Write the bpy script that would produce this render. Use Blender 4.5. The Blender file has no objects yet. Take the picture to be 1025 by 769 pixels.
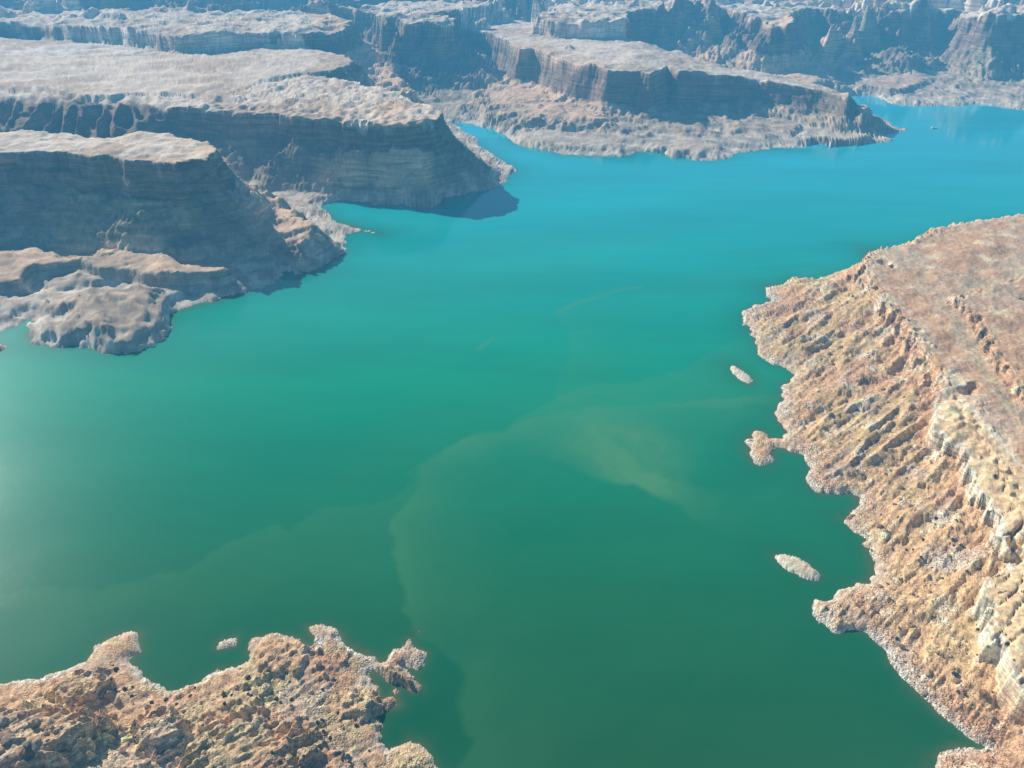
import bpy, math, random
import numpy as np
rng = np.random.default_rng(7)
random.seed(7)
R = math.radians
scene = bpy.context.scene
COL = scene.collection
# ------------------------------------------------------------------ camera
CAM_H = 600.0
PITCH = R(30.0)
HFOV = R(65.0)
FPX = 512.5 / math.tan(HFOV / 2)
cam_d = bpy.data.cameras.new("camera")
cam = bpy.data.objects.new("camera", cam_d)
COL.objects.link(cam)
cam.location = (0, 0, CAM_H)
cam.rotation_euler = (math.pi / 2 - PITCH, 0, 0)
cam_d.sensor_fit = 'HORIZONTAL'
cam_d.angle = HFOV
cam_d.clip_start = 1.0
cam_d.clip_end = 200000.0
scene.camera = cam
sP, cP = math.sin(PITCH), math.cos(PITCH)

def G(px, py, z=0.0):
    """survey helper: plan position of a point seen in the photo whose elevation is z"""
    a = (px - 512.5) / FPX
    b = (384.5 - py) / FPX
    dx, dy, dz = a, cP + sP * b, -sP + cP * b
    t = (z - CAM_H) / dz
    return (dx * t, dy * t)

def P(pts, z=0.0):
    out = []
    for p in pts:
        if p[0] == 'w':
            out.append((p[1], p[2]))
        else:
            out.append(G(p[0], p[1], z(p[0]) if callable(z) else z))
    return np.array(out, float)

# ------------------------------------------------------------------ survey of the shorelines (elevation 0)
NORTH = P([(-420, 352), (-250, 340), (-120, 352), (-60, 338), (0, 333), (12, 328), (30, 318), (33, 322), (25, 335), (33, 347), (45, 345), (50, 349),
           (80, 345), (110, 353), (135, 350), (155, 340), (168, 325), (170, 314), (215, 303), (240, 295), (280, 283), (286, 272), (305, 275),
           (325, 265), (340, 254), (342, 242), (345, 235), (362, 232), (384, 235), (372, 230), (352, 225), (335, 220), (325, 212), (318, 206),
           (340, 201), (370, 202), (378, 205), (400, 204), (420, 207), (444, 207), (446, 200), (455, 196), (470, 193), (490, 189), (505, 182), (514, 170), (508, 163), (495, 155),
           (480, 145), (468, 134), (455, 124), (463, 123), (480, 127), (495, 130), (505, 137), (520, 145), (545, 150), (562, 155), (600, 156),
           (625, 157), (640, 153), (660, 154), (675, 158), (690, 156), (700, 160), (712, 161), (728, 158), (735, 153), (755, 151), (775, 148), (795, 148), (815, 143), (830, 147), (850, 146),
           (862, 144), (892, 141), (884, 134), (909, 131), (895, 124), (882, 120), (868, 116), (852, 108), (846, 100), (850, 96), (862, 95), (880, 98), (893, 105),
           (920, 106), (945, 106), (960, 108), (975, 104), (1000, 107), (1025, 110), (1080, 112), (1200, 117), (1500, 122),
           ('w', 6000, 2900), ('w', 60000, 20000), ('w', 60000, 60000), ('w', -60000, 60000), ('w', -60000, 4000)])
RIGHT = P([(1300, 214), (1120, 217), (1025, 220), (1005, 223), (985, 227), (965, 230), (945, 234), (925, 242), (912, 250), (898, 249), (880, 249),
           (863, 249), (866, 262), (858, 270), (840, 275), (815, 281), (795, 279), (785, 284), (766, 287), (768, 296), (770, 302), (756, 308),
           (743, 315), (748, 326), (757, 337), (760, 354), (775, 364), (793, 371), (796, 378), (785, 388), (784, 398), (775, 412), (777, 420),
           (787, 430), (790, 434), (780, 439), (771, 438), (765, 432), (757, 431), (750, 440), (748, 452), (755, 464), (770, 466), (777, 461),
           (775, 449), (790, 452), (800, 455), (810, 462), (812, 470), (808, 478), (812, 488), (820, 493), (850, 494), (857, 498), (861, 505),
           (850, 512), (845, 518), (838, 517), (850, 530), (863, 540), (867, 555), (872, 568), (870, 583), (855, 586), (843, 592), (832, 605),
           (828, 608), (817, 604), (822, 615), (838, 631), (850, 626), (865, 628), (880, 638), (893, 650), (894, 665), (910, 682), (925, 700),
           (945, 720), (965, 735), (990, 747), (998, 751), (985, 752), (960, 748), (945, 750), (930, 757), (918, 769), (900, 800), (880, 860),
           (860, 950), (1700, 950), (1700, 300)])
SOUTH = P([(-500, 700), (-300, 690), (-120, 700), (-60, 690), (0, 683), (20, 683), (35, 680), (70, 671), (80, 664), (90, 652), (105, 640), (125, 633),
           (135, 631), (147, 633), (142, 640), (142, 652), (132, 662), (145, 678), (160, 688), (172, 693), (185, 690), (200, 684), (215, 675),
           (220, 670), (235, 667), (250, 661), (248, 650), (255, 640), (275, 636), (300, 641), (310, 646), (317, 643), (307, 628), (315, 625),
           (327, 624), (340, 632), (348, 645), (365, 652), (380, 662), (385, 661), (395, 652), (402, 650), (408, 638), (412, 637), (417, 648),
           (427, 653), (423, 662), (418, 670), (405, 665), (400, 667), (412, 677), (420, 688), (412, 690), (400, 684), (388, 680), (375, 672),
           (370, 676), (378, 690), (382, 700), (393, 699), (398, 705), (392, 707), (382, 707), (375, 715), (372, 720), (380, 727), (375, 732),
           (380, 738), (376, 745), (390, 752), (403, 746), (410, 740), (420, 745), (432, 755), (442, 769), (462, 800), (480, 860), (500, 950),
           (-600, 950)])
ISL = [P(p) for p in ([(727, 366), (735, 365), (744, 371), (753, 380), (751, 385), (742, 381), (732, 374)],
                      [(775, 557), (784, 556), (797, 558), (806, 563), (815, 570), (825, 577), (818, 581), (805, 579), (789, 571)],
                      [(218, 650), (222, 643), (230, 641), (237, 639), (236, 646), (227, 649)],
                      [(415, 632), (418, 630), (422, 632), (418, 634)],
                      [(393, 693), (396, 690), (399, 692), (396, 695)],
                      [(-40, 350), (-12, 344), (0, 344), (9, 347), (0, 353), (-20, 358)])]
ISL_H = [2.6, 3.6, 2.2, 1.5, 1.6, 14.0]

def zC(px):
    return 160 - 60 * min(max((px - 650) / 190.0, 0), 1.15)      # the central mesa dips towards its point
# ------------------------------------------------------------------ mesas: rim outline at elevation hr, foot of the cliff at hb
MESAS = dict(
    A=dict(hr=180, hb=116, cw=26, Lt=155, p=1.2, poly=P([(-500, 158), (-200, 150), (-60, 154), (0, 152), (60, 152), (90, 157), (110, 156), (140, 162), (175, 164), (183, 161), (205, 160), (218, 153), (216, 148),
             (206, 142), (190, 138), (165, 133), (150, 133), (100, 136), (50, 133), (0, 132), (-200, 130), (-500, 128)], 180)),
    B=dict(hr=166, hb=108, cw=22, Lt=175, p=1.2, poly=P([(-400, 98), (-100, 96), (0, 99), (40, 100), (80, 101), (112, 104), (140, 102), (160, 107), (200, 109), (240, 113), (270, 113), (290, 117), (330, 119), (345, 122), (372, 124),
             (395, 125), (420, 124), (436, 120), (443, 114), (430, 106), (410, 98), (380, 88), (340, 79), (300, 69), (250, 60), (0, 60), (-400, 60)], 166)),
    U=dict(hr=176, hb=158, cw=22, Lt=120, p=1.2, poly=P([(-500, 86), (-150, 84), (0, 86), (50, 89), (95, 96), (140, 93), (190, 93), (222, 98), (238, 99), (232, 90), (262, 80),
             (290, 74), (335, 70), (352, 62), (345, 55), (310, 48), (200, 46), (0, 38), (-500, 34)], 176)),
    W=dict(hr=228, hb=150, cw=45, Lt=420, p=1.1, poly=P([(-400, 22), (-60, 22), (20, 24), (100, 28), (140, 32), (180, 38), (215, 36), (250, 33), (300, 33), (332, 31), (346, 26), (350, 22),
             (335, 15), (250, 12), (100, 8), (-400, 6)], 228)),
    C=dict(hr=160, hb=58, cw=30, Lt=170, p=1.2, poly=P([(452, 28), (470, 31), (490, 34), (505, 40), (520, 50), (535, 49), (560, 58), (580, 64), (597, 66), (610, 70), (640, 70), (652, 73), (668, 66), (680, 71), (700, 72), (730, 75),
             (760, 78), (790, 84), (815, 89), (838, 95), (850, 100), (850, 94), (838, 89), (820, 83), (790, 75), (760, 70), (725, 64), (690, 52), (640, 40), (600, 30), (560, 22), (500, 19), (460, 22)], zC)),
    D=dict(hr=232, hb=112, cw=55, Lt=300, p=1.3, poly=P([(550, 16), (590, 20), (612, 18), (640, 10), (690, 10), (722, 10), (738, 13), (752, 17), (768, 19), (785, 16), (800, 12), (830, 8), (870, 7), (890, 8),
             (897, 14), (908, 17), (914, 12), (935, 8), (960, 9), (972, 13), (985, 17), (1003, 20), (1030, 18), (1060, 15), (1120, 20), (1300, 26),
             ('w', 30000, 5200), ('w', 30000, 40000), ('w', 700, 40000), ('w', 300, 5600)], 232)),
    V=dict(hr=232, hb=110, cw=60, Lt=380, p=1.2, poly=P([(352, 8), (375, 12), (392, 20), (402, 26), (418, 22), (440, 24), (455, 16), (480, 8), (500, 4), (440, 0), (380, 2)], 232)),
)
# the right-hand promontory: plateau, upper tier, slab ledges
RTIERS = [
    dict(hr=64, drop=30, cw=16, poly=P([(1500, 204), (1120, 208), (1025, 213), (1005, 216), (985, 220), (965, 223), (945, 227), (925, 235), (912, 243), (898, 246), (884, 249), (872, 255), (866, 266), (872, 279), (880, 292), (893, 308),
         (908, 322), (922, 342), (938, 362), (948, 384), (958, 392), (968, 398), (972, 410), (990, 440), (1012, 480), (1030, 520), (1060, 600), (1110, 700), (1170, 820), (1250, 950), (1900, 950), (1900, 200)], 64)),
    dict(hr=9, drop=9, cw=10, poly=P([(955, 300), (975, 318), (990, 345), (1000, 362), (1015, 384), (1040, 410), (1080, 460), (1150, 600), (1900, 900), (1900, 260), (1100, 262), (1010, 285)], 70)),
]
SLABS = [P([(937, 412), (934, 430), (940, 437), (949, 446), (960, 447), (960, 456), (968, 462), (966, 474), (972, 478), (974, 491), (984, 498), (991, 503), (995, 520), (1001, 540), (1007, 552), (1022, 545), (1040, 548), (1100, 620),
            (1090, 560), (1040, 500), (1012, 470), (990, 440), (968, 412), (957, 396), (944, 396)], 48),
         P([(1030, 566), (1010, 572), (996, 580), (988, 590), (985, 605), (993, 622), (988, 640), (1000, 655), (1015, 690), (1040, 700), (1100, 720), (1080, 640), (1050, 580)], 42)]
# low benches and knolls along the north shore (elevation, edge width)
BENCH = [
    (40, 24, P([(-200, 262), (-60, 250), (0, 246), (30, 244), (60, 250), (92, 252), (100, 247), (150, 246), (166, 252), (178, 258), (205, 259), (225, 264), (217, 268), (175, 269), (150, 270),
                (118, 264), (98, 263), (80, 255), (55, 260), (30, 262), (20, 275), (0, 278), (-200, 290)], 44)),
    (30, 66, P([(66, 304), (95, 296), (140, 296), (158, 306), (160, 318), (140, 330), (112, 334), (88, 326), (72, 316)], 20)),
    (17, 34, P([(40, 316), (70, 296), (90, 297), (62, 318), (48, 330)], 17)),
    (34, 40, P([(382, 156), (396, 152), (402, 160), (392, 170), (384, 168)], 34)),
    (15, 40, P([(385, 183), (402, 180), (420, 190), (435, 197), (425, 202), (395, 200), (376, 194)], 15)),
    (14, 40, P([(318, 192), (340, 186), (362, 190), (366, 196), (340, 198)], 14)),
    (18, 60, P([(520, 128), (560, 124), (600, 130), (620, 136), (600, 145), (560, 143), (530, 138)], 18)),
    (17, 46, P([(640, 140), (668, 132), (700, 136), (716, 146), (700, 152), (668, 150)], 17)),
    (26, 36, P([(735, 126), (760, 114), (785, 116), (800, 124), (790, 132), (765, 134)], 26)),
    (18, 36, P([(800, 132), (830, 128), (860, 130), (868, 136), (840, 140), (812, 139)], 18)),
    (10, 24, P([(868, 128), (885, 122), (898, 128), (890, 134)], 10)),
    (70, 120, P([(640, 62), (668, 52), (690, 54), (745, 70), (740, 76), (690, 66)], 70)),
    (55, 110, P([(745, 66), (790, 58), (826, 62), (832, 76), (800, 84), (764, 74)], 55)),
    (45, 160, P([(480, 90), (520, 76), (560, 90), (610, 110), (600, 118), (540, 116), (500, 108)], 45)),
    (100, 70, P([(318, 36), (336, 32), (350, 40), (374, 58), (396, 74), (412, 90), (404, 94), (380, 86), (350, 68), (320, 50)], 100)),
    (66, 60, P([(838, 97), (850, 97), (866, 107), (862, 112), (846, 108)], 66)),
    (34, 44, P([(856, 108), (872, 113), (886, 118), (878, 122), (860, 118)], 34)),
    (112, 46, P([(200, 164), (220, 158), (232, 164), (238, 178), (228, 190), (208, 182)], 112)),
    (56, 56, P([(228, 178), (250, 182), (282, 198), (304, 216), (318, 232), (300, 240), (266, 226), (238, 202)], 56)),
    (38, 40, P([(855, 84), (905, 76), (930, 84), (905, 92), (870, 92)], 20)),
]
# knolls on the near southern headland
KNOLL = [
    (16, 16, P([(55, 690), (75, 676), (95, 672), (104, 684), (92, 697), (64, 700)], 13)),
    (30, 26, P([(-120, 740), (0, 715), (60, 712), (90, 722), (70, 745), (20, 769), (-100, 800)], 26)),
    (19, 18, P([(140, 722), (160, 712), (178, 722), (180, 742), (160, 750), (145, 740)], 14)),
    (10, 24, P([(262, 650), (285, 646), (302, 654), (296, 664), (270, 664)], 10)),
    (16, 46, P([(200, 742), (240, 722), (280, 735), (300, 760), (240, 800), (190, 790)], 16)),
    (9, 14, P([(345, 702), (365, 700), (378, 706), (366, 714), (350, 712)], 9)),
    (7, 12, P([(380, 668), (395, 672), (408, 682), (398, 682), (384, 676)], 6)),
]

# deep shadowed hollows along the rim of the promontory (photo x, y, elevation, radius, depth)
PITS = [(968, 392, 60, 8.5, 26), (974, 388, 60, 6, 22), (884, 268, 56, 9, 16), (892, 272, 56, 5, 12), (917, 336, 55, 5.5, 13), (1023, 303, 70, 4, 9), (900, 243, 56, 10, 12),
        (1012, 552, 40, 6, 10), (1000, 476, 52, 3.2, 9), (996, 482, 52, 2.6, 9)]

def sdf(poly, x, y):
    """signed distance, positive inside"""
    d2 = np.full(x.shape, 1e30)
    ins = np.zeros(x.shape, bool)
    n = len(poly)
    for i in range(n):
        ax, ay = poly[i]
        bx, by = poly[(i + 1) % n]
        ex, ey = bx - ax, by - ay
        L = ex * ex + ey * ey + 1e-9
        wx, wy = x - ax, y - ay
        t = np.clip((wx * ex + wy * ey) / L, 0, 1)
        qx, qy = wx - ex * t, wy - ey * t
        np.minimum(d2, qx * qx + qy * qy, out=d2)
        if (ay > y.min() or by > y.min()):
            c = (ay > y) != (by > y)
            xi = ax + (y - ay) * (ex / (ey if abs(ey) > 1e-9 else 1e-9))
            ins ^= c & (x < xi)
    d = np.sqrt(d2)
    return np.where(ins, d, -d).astype(np.float32)

# ------------------------------------------------------------------ noise tiles
TS = 1024
_f = np.fft.fftfreq(TS) * TS
_k = np.sqrt(_f[:, None] ** 2 + _f[None, :] ** 2)
_k[0, 0] = 1

def tile(beta, lo, hi):
    w = rng.normal(size=(TS, TS))
    F = np.fft.fft2(w) * _k ** (-beta)
    F[(_k < lo) | (_k > hi)] = 0
    F[0, 0] = 0
    t = np.fft.ifft2(F).real
    return (t / t.std()).astype(np.float32)

T_FBM = tile(1.9, 3, 500)
T_FBM2 = tile(1.7, 3, 500)
T_BAND = tile(1.5, 9, 34)
T_BAND2 = tile(1.5, 9, 34)
T_FINE = tile(1.1, 20, 512)

def rubble_tile(n, rmin, rmax):
    t = np.zeros((TS, TS), np.float32)
    for i in range(n):
        cx, cy = rng.integers(0, TS, 2)
        r = rmin + (rmax - rmin) * rng.random() ** 3
        q = int(r * 1.5) + 1
        ii = np.arange(-q, q + 1)
        a = rng.random() * math.pi
        U, Vv = np.meshgrid(ii, ii)
        u = (U * math.cos(a) + Vv * math.sin(a)) * 1.0
        v = (-U * math.sin(a) + Vv * math.cos(a)) * (1.1 + 0.7 * rng.random())
        d = (np.abs(u) ** 3 + np.abs(v) ** 3) ** (1 / 3)
        b = np.clip(1 - (d / r) ** 2.5, 0, 1) ** 0.5 * r * (0.6 + 0.5 * rng.random())
        b = b * (1 + 0.35 * (u / r) * rng.normal())
        yi = ((cy + ii) % TS)[:, None]
        xi = ((cx + ii) % TS)[None, :]
        t[yi, xi] = np.maximum(t[yi, xi], b)
    return t
T_RUB = rubble_tile(3000, 3, 17)

def samp(T, x, y, L, ang=0.0, ox=0.0, oy=0.0, stretch=1.0):
    """tile T repeats every L metres; stretch > 1 elongates the pattern along direction ang"""
    c, s = math.cos(ang), math.sin(ang)
    u = ((x * c + y * s) / stretch + ox) * (TS / L)
    v = ((-x * s + y * c) + oy) * (TS / L)
    iu = np.floor(u); iv = np.floor(v)
    fu = (u - iu).astype(np.float32); fv = (v - iv).astype(np.float32)
    iu = iu.astype(np.int64) % TS; iv = iv.astype(np.int64) % TS
    iu1 = (iu + 1) % TS; iv1 = (iv + 1) % TS
    return (T[iv, iu] * (1 - fu) + T[iv, iu1] * fu) * (1 - fv) + (T[iv1, iu] * (1 - fu) + T[iv1, iu1] * fu) * fv

def ridged(x, y, L, octs=4, ang=0.3, stretch=1.0, gain=0.5):
    s = 0; a = 1.0; tot = 0
    for o in range(octs):
        n = samp(T_BAND if o % 2 else T_BAND2, x, y, L, ang + (0.9 * o if stretch == 1.0 else 0.06 * o), 37.3 * o, 91.1 * o, stretch)
        s = s + a * (1 - np.minimum(np.abs(n), 1.6) / 0.8)
        tot += a; a *= gain; L /= 2.03
    return s / tot

def ss(a, b, x):
    t = np.clip((x - a) / (b - a), 0, 1)
    return t * t * (3 - 2 * t)

# ------------------------------------------------------------------ distance fields on a fan grid that the terrain reads
AZ0, AZ1, NA = R(-64), R(64), 640
R0, R1, NR = 260.0, 15000.0, 940
az = np.linspace(AZ0, AZ1, NA)
lr = np.linspace(math.log(R0), math.log(R1), NR)
rr = np.exp(lr)
GX = (np.sin(az)[:, None] * rr[None, :])
GY = (np.cos(az)[:, None] * rr[None, :])
FIELDS = {}
FIELDS['N'] = sdf(NORTH, GX, GY)
FIELDS['R'] = sdf(RIGHT, GX, GY)
FIELDS['S'] = sdf(SOUTH, GX, GY)
for i, p in enumerate(ISL):
    FIELDS['I%d' % i] = sdf(p, GX, GY)
for k, m in MESAS.items():
    FIELDS[k] = sdf(m['poly'], GX, GY)
for i, m in enumerate(RTIERS):
    FIELDS['T%d' % i] = sdf(m['poly'], GX, GY)
for i, p in enumerate(SLABS):
    FIELDS['L%d' % i] = sdf(p, GX, GY)
for i, m in enumerate(BENCH):
    FIELDS['b%d' % i] = sdf(m[2], GX, GY)
for i, m in enumerate(KNOLL):
    FIELDS['k%d' % i] = sdf(m[2], GX, GY)

class Look:
    """bilinear reader of the distance fields at plan positions"""
    def __init__(s, x, y):
        a = (np.arctan2(x, y) - AZ0) / (AZ1 - AZ0) * (NA - 1)
        q = (np.log(np.hypot(x, y)) - lr[0]) / (lr[-1] - lr[0]) * (NR - 1)
        a = np.clip(a, 0, NA - 1.001); q = np.clip(q, 0, NR - 1.001)
        s.i = a.astype(np.int32); s.j = q.astype(np.int32)
        s.fa = (a - s.i).astype(np.float32); s.fq = (q - s.j).astype(np.float32)
        s.c = {}
    def __getitem__(s, k):
        if k not in s.c:
            F = FIELDS[k]; i, j, fa, fq = s.i, s.j, s.fa, s.fq
            s.c[k] = (F[i, j] * (1 - fa) + F[i + 1, j] * fa) * (1 - fq) + (F[i, j + 1] * (1 - fa) + F[i + 1, j + 1] * fa) * fq
        return s.c[k]

def terr(h, step, k, ph):
    """pull a slope into ledges: flat treads and steep risers"""
    q = h / step + ph
    f = q - np.floor(q)
    return h + k * step * (ss(0.45, 1.0, f) - f)

def direction(p, q, z=0):
    a = G(*p, z); b = G(*q, z)
    return math.atan2(b[1] - a[1], b[0] - a[0])
DIR_R = direction((930, 360), (800, 430), 30)      # grain of the rock on the right promontory
DIR_SL = direction((985, 455), (945, 490), 50)     # cracks of the slabs
DIR_FIN = direction((60, 104), (36, 128), 120)
DIR_S = direction((170, 690), (60, 745), 5)

LOBE = G(763, 449)

def height(x, y, full=True):
    """terrain elevation; returns height and a dict of masks used by the colouring"""
    q = Look(x, y)
    M = {}
    # ---- shore distances, roughened
    near = np.minimum(1.0, np.hypot(x, y) / 1500.0)
    wob = samp(T_FBM, x, y, 900, 0.4) * (1.2 + 5.5 * near) + samp(T_BAND, x, y, 330, 1.3) * (0.8 + 2.0 * near)
    if full:
        wob = wob + samp(T_FINE, x, y, 220, 0.1) * 0.8
    dN = q['N'] + wob
    dR = q['R'] + wob * 0.8
    dS = q['S'] + wob * 0.7
    h = np.full(x.shape, -30.0, np.float32)
    big = samp(T_FBM, x, y, 2600, 1.1)
    med = samp(T_FBM2, x, y, 700, 0.7)
    rg = ridged(x, y, 3200, 5 if full else 3, gain=0.42)
    # ---- north: low eroded country behind the shore
    ds = np.maximum(dN, 0)
    low = 8 * (1 - np.exp(-ds / 30)) + 12 * (1 - np.exp(-ds / 200)) + np.minimum(ds * 0.028, 60) + (rg * 5 + med * 2.0) * (1 - np.exp(-ds / 70)) + rg * 3 * (1 - np.exp(-ds / 25))
    d2 = dN * 0.35
    hN = np.where(dN > 0, np.maximum(low, np.minimum(ds * 0.5, 1.2)), np.maximum(d2, -30))
    benchmask = np.zeros(x.shape, np.float32)
    for i, (bh, bw, _p) in enumerate(BENCH):
        d = q['b%d' % i] + med * bw * 0.10 + rg * bw * 0.22
        t = ss(-bw, bw * 0.25, d)
        add = bh * (0.93 + 0.10 * rg + 0.04 * med) * t
        if bh < 40 and full:
            add = add + t * (1 - t) * 6 * samp(T_BAND, x, y, 420, DIR_FIN, 0, 0, 3.0)
        if i in (1, 2) and full:
            add = add + t * 3.0 * samp(T_BAND, x, y, 620, DIR_FIN + 0.35, 3, 7, 7.0)
        hN = np.maximum(hN, np.where(dN > 0, np.minimum(add, ds * 0.9 + 2) , -30))
        benchmask = np.maximum(benchmask, t)
    # cliffs: buttresses and alcoves
    b1 = samp(T_BAND, x, y, 1500, 0.2)
    b2 = samp(T_BAND2, x, y, 560, 0.8)
    but = b1 * 7 + np.abs(b2) * 5 + (samp(T_BAND, x, y, 230, 0.5) * 1.0 if full else 0)
    cliffm = np.zeros(x.shape, np.float32)
    topm = np.zeros(x.shape, np.float32)
    who = np.zeros(x.shape, np.int8); best = np.full(x.shape, -1e9, np.float32)
    fin = 1 - 1.3 * np.minimum(np.abs(samp(T_BAND2, x, y, 1250, DIR_FIN, 0, 0, 5.0)), 1.2) + 0.12 * rg
    for ki, (k, m) in enumerate(MESAS.items()):
        sc = {'D': 1.1, 'V': 1.1, 'W': 0.8, 'C': 0.28, 'U': 0.8}.get(k, 0.5)
        d0 = q[k]
        d = d0 + but * sc
        if k in 'DV':
            d = d + samp(T_BAND2, x, y, 8200, 1.9) * 42 + samp(T_BAND, x, y, 3600, .4) * 12 + rg * 9
        u = np.maximum(-d, 0)
        hr = m['hr'] if k != 'C' else 160 - 60 * np.clip((x - 466) / 590.0, 0, 1.15)
        top = hr + rg * 2.2 + med * 1.6 + np.minimum(np.maximum(d, 0) * 0.012, 10)
        if k == 'B':
            # slickrock shoulder: fins on the west, domes on the east
            w = ss(-860, -1080, x)
            top = top - 8 * (1 - ss(0, 60, d)) * w + fin * 9 * w * ss(110, 40, d) + (rg * 2.5 + 1.8 * samp(T_BAND, x, y, 620, 0.2)) * (1 - w) * ss(420, 200, d)
        if k == 'C':
            top = top + np.minimum(rg * 5, 8) * ss(60, 10, d)
        if k in 'DVW':
            top = top + rg * 9 + big * 6
        cw = m['cw']
        if k == 'B':
            cw = cw + 170 * w
        c = np.clip(u / cw, 0, 1)
        # two cliff bands with a ledge between
        prof = np.where(c < 0.28, c / 0.28 * 0.46, np.where(c < 0.5, 0.46 + (c - 0.28) / 0.22 * 0.06, 0.52 + (c - 0.5) / 0.5 * 0.48))
        hb = m['hb'] + med * 5 + rg * 5
        cliff = top + (hb - top) * prof
        if full: cliff = terr(cliff, 13, 0.55 * (c > 0) * (c < 1), big * 0.4)
        v = np.maximum(u - cw, 0)
        t = np.clip(1 - v / m['Lt'], 0, 1)
        gul = ridged(x, y, 620, 3 if full else 1, 1.35 if k != 'A' else 1.2, 2.4)
        tal = (hb + (0 if k != 'A' else 0)) * t ** m['p'] + gul * 5.5 * ss(0, 40, v) * ss(0, 0.25, t) * {'D': 2.2, 'V': 1.6, 'A': 0.5, 'B': 0.5}.get(k, 1.0)
        sh = ds / (ds + v * 0.55 + 1e-3)
        tal = tal * np.where(v > 0, np.clip(sh * 1.15, 0, 1), 1)
        if k == 'B':
            cliff = cliff * (1 - w) + (top + (hb - top) * c + (fin - 0.1) * 15 * ss(0, .2, c) * ss(1.0, .7, c)) * w
        hm = np.where(u <= 0, top, np.where(u < cw, cliff, tal))
        hm = np.where(dN > 0, np.minimum(hm, 3 + ds * 1.6), -30)
        cliffm = np.maximum(cliffm, ((u > 0) & (u < cw * 1.15)) * 1.0)
        topm = np.maximum(topm, ss(0, 6, d))
        hN = np.maximum(hN, hm)
        s_ = d0 - (120 if k == 'U' else 0)
        upd = s_ > best
        best = np.where(upd, s_, best); who = np.where(upd, ki, who)
    tw = (hN > 3) * ss(0, 20, ds) * (1 - 0.8 * topm)
    hN = np.where(tw > 0, hN + (terr(hN, 15, 0.42, med * 0.12 + big * .2) - hN) * tw, hN)
    if full:
        hN = np.where(tw > 0, hN + (terr(hN, 5.2, 0.3, big * 0.3) - hN) * tw * cliffm, hN)
    # far country: terraced mesas and canyons
    rfar = np.hypot(x, y)
    fm = ss(4300, 5200, rfar + big * 260) * (dN > 0)
    cany = ridged(x, y, 9000, 3, 0.9) + 0.4 * big * 0.3
    cany2 = ridged(x, y, 4200, 3, 0.2)
    fh = 120 + 120 * ss(-0.25, 0.05, -cany + 0.35 * big) + 60 * ss(0.0, 0.25, -cany2 + 0.4 * big - 0.1) + rg * 10 + np.minimum((rfar - 4300) * 0.004, 120)
    hN = np.where(fm > 0, hN * (1 - fm) + np.maximum(fh, hN * 0.5) * fm, hN)
    M['far'] = fm
    M['cliff'] = cliffm; M['top'] = topm; M['who'] = who; M['bench'] = benchmask; M['best'] = best
    # ---- right promontory
    dr = np.maximum(dR, 0)
    grain = ridged(x, y, 380, 5 if full else 3, DIR_R, 7.0, 0.6)
    grainb = ridged(x, y, 1500, 3, DIR_R, 4.5)
    dT0 = q['T0'] + samp(T_BAND, x, y, 380, 0.3) * 3.5 + samp(T_BAND2, x, y, 160, 0.9) * 1.5
    v = np.maximum(-dT0 - 16, 0)
    sl = dr / (dr + v + 1e-3)
    slope = 36 * sl ** 1.05 + grainb * 7.0 * ss(0, 80, dr) + grain * 2.2 * ss(0, 25, dr) + 2.5 * (1 - np.exp(-dr / 6)) + med * 1.5 * ss(0, 40, dr)
    hR = slope
    hR = np.where(dR > 0, hR + (terr(hR, 8.5, 0.40, med * 0.2 + big * 0.3) - hR) * ss(5, 30, dr), hR)
    cr = np.clip(1 + dT0 / 16.0, 0, 1)
    plat = 64 + big * 1.5 + med * 1.6 + rg * 1.2 + np.clip(dT0 * 0.02, 0, 8)
    plat = plat + 9 * ss(-6, 4, q['T1'] + samp(T_BAND, x, y, 300, 0.5) * 5)
    hR = np.where(dT0 > -16, np.maximum(hR, 40 + (plat - 40) * ss(0, 1, cr)), hR)
    slab = np.zeros(x.shape, np.float32); dsl = np.full(x.shape, -1e3, np.float32)
    crack = np.abs(samp(T_BAND, x, y, 420, DIR_SL, 5, 9, 3.0)); crk = (1 - ss(0.03, 0.12, crack)) * ss(-0.2, 0.5, med)
    for i in range(len(SLABS)):
        d = q['L%d' % i] + samp(T_BAND2, x, y, 420, 0.2) * 3.0 + samp(T_BAND, x, y, 200, 0.9) * 1.0
        t = ss(-3.2, 0.8, d)
        top = 51 + np.minimum(d, 40) * 0.28 + med * 1.0 - crk * 7 * ss(60, 25, d) + 1.2 * np.minimum(crack, 1.5)
        hR = np.where(t > 0, np.maximum(hR, hR + (np.maximum(top, hR) - hR) * t), hR)
        slab = np.maximum(slab, t); dsl = np.maximum(dsl, d)
    M['slab'] = slab; M['dsl'] = dsl; M['crk'] = crk
    for (ppx, ppy, pz, pr, pd) in PITS:
        gx, gy = G(ppx, ppy, pz)
        hR = hR - pd * np.exp(-(np.hypot(x - gx, y - gy) / pr) ** 4)
    hR = np.where(dR > 0, np.minimum(hR, 1.5 + dr * 1.5), np.maximum(dR * 0.35, -30))
    M['rplat'] = ss(-4, 4, dT0) * (dR > 0); M['dT1'] = q['T1']; M['dT0'] = dT0
    M['grain'] = grain
    if full: hR = np.where(np.hypot(x - LOBE[0], y - LOBE[1]) < 36, np.minimum(hR, 5 * (1 - np.exp(-dr / 10)) + 0.3), hR)
    # ---- south headland
    dsu = np.maximum(dS, 0)
    gS = ridged(x, y, 340, 5 if full else 2, DIR_S, 3.0, 0.52)
    hS = 3.0 * (1 - np.exp(-dsu / 5)) + 14 * (1 - np.exp(-dsu / 160)) + (gS * 1.1 + med * 1.6) * ss(0, 60, dsu) + gS * 0.9 * ss(0, 12, dsu)
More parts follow.
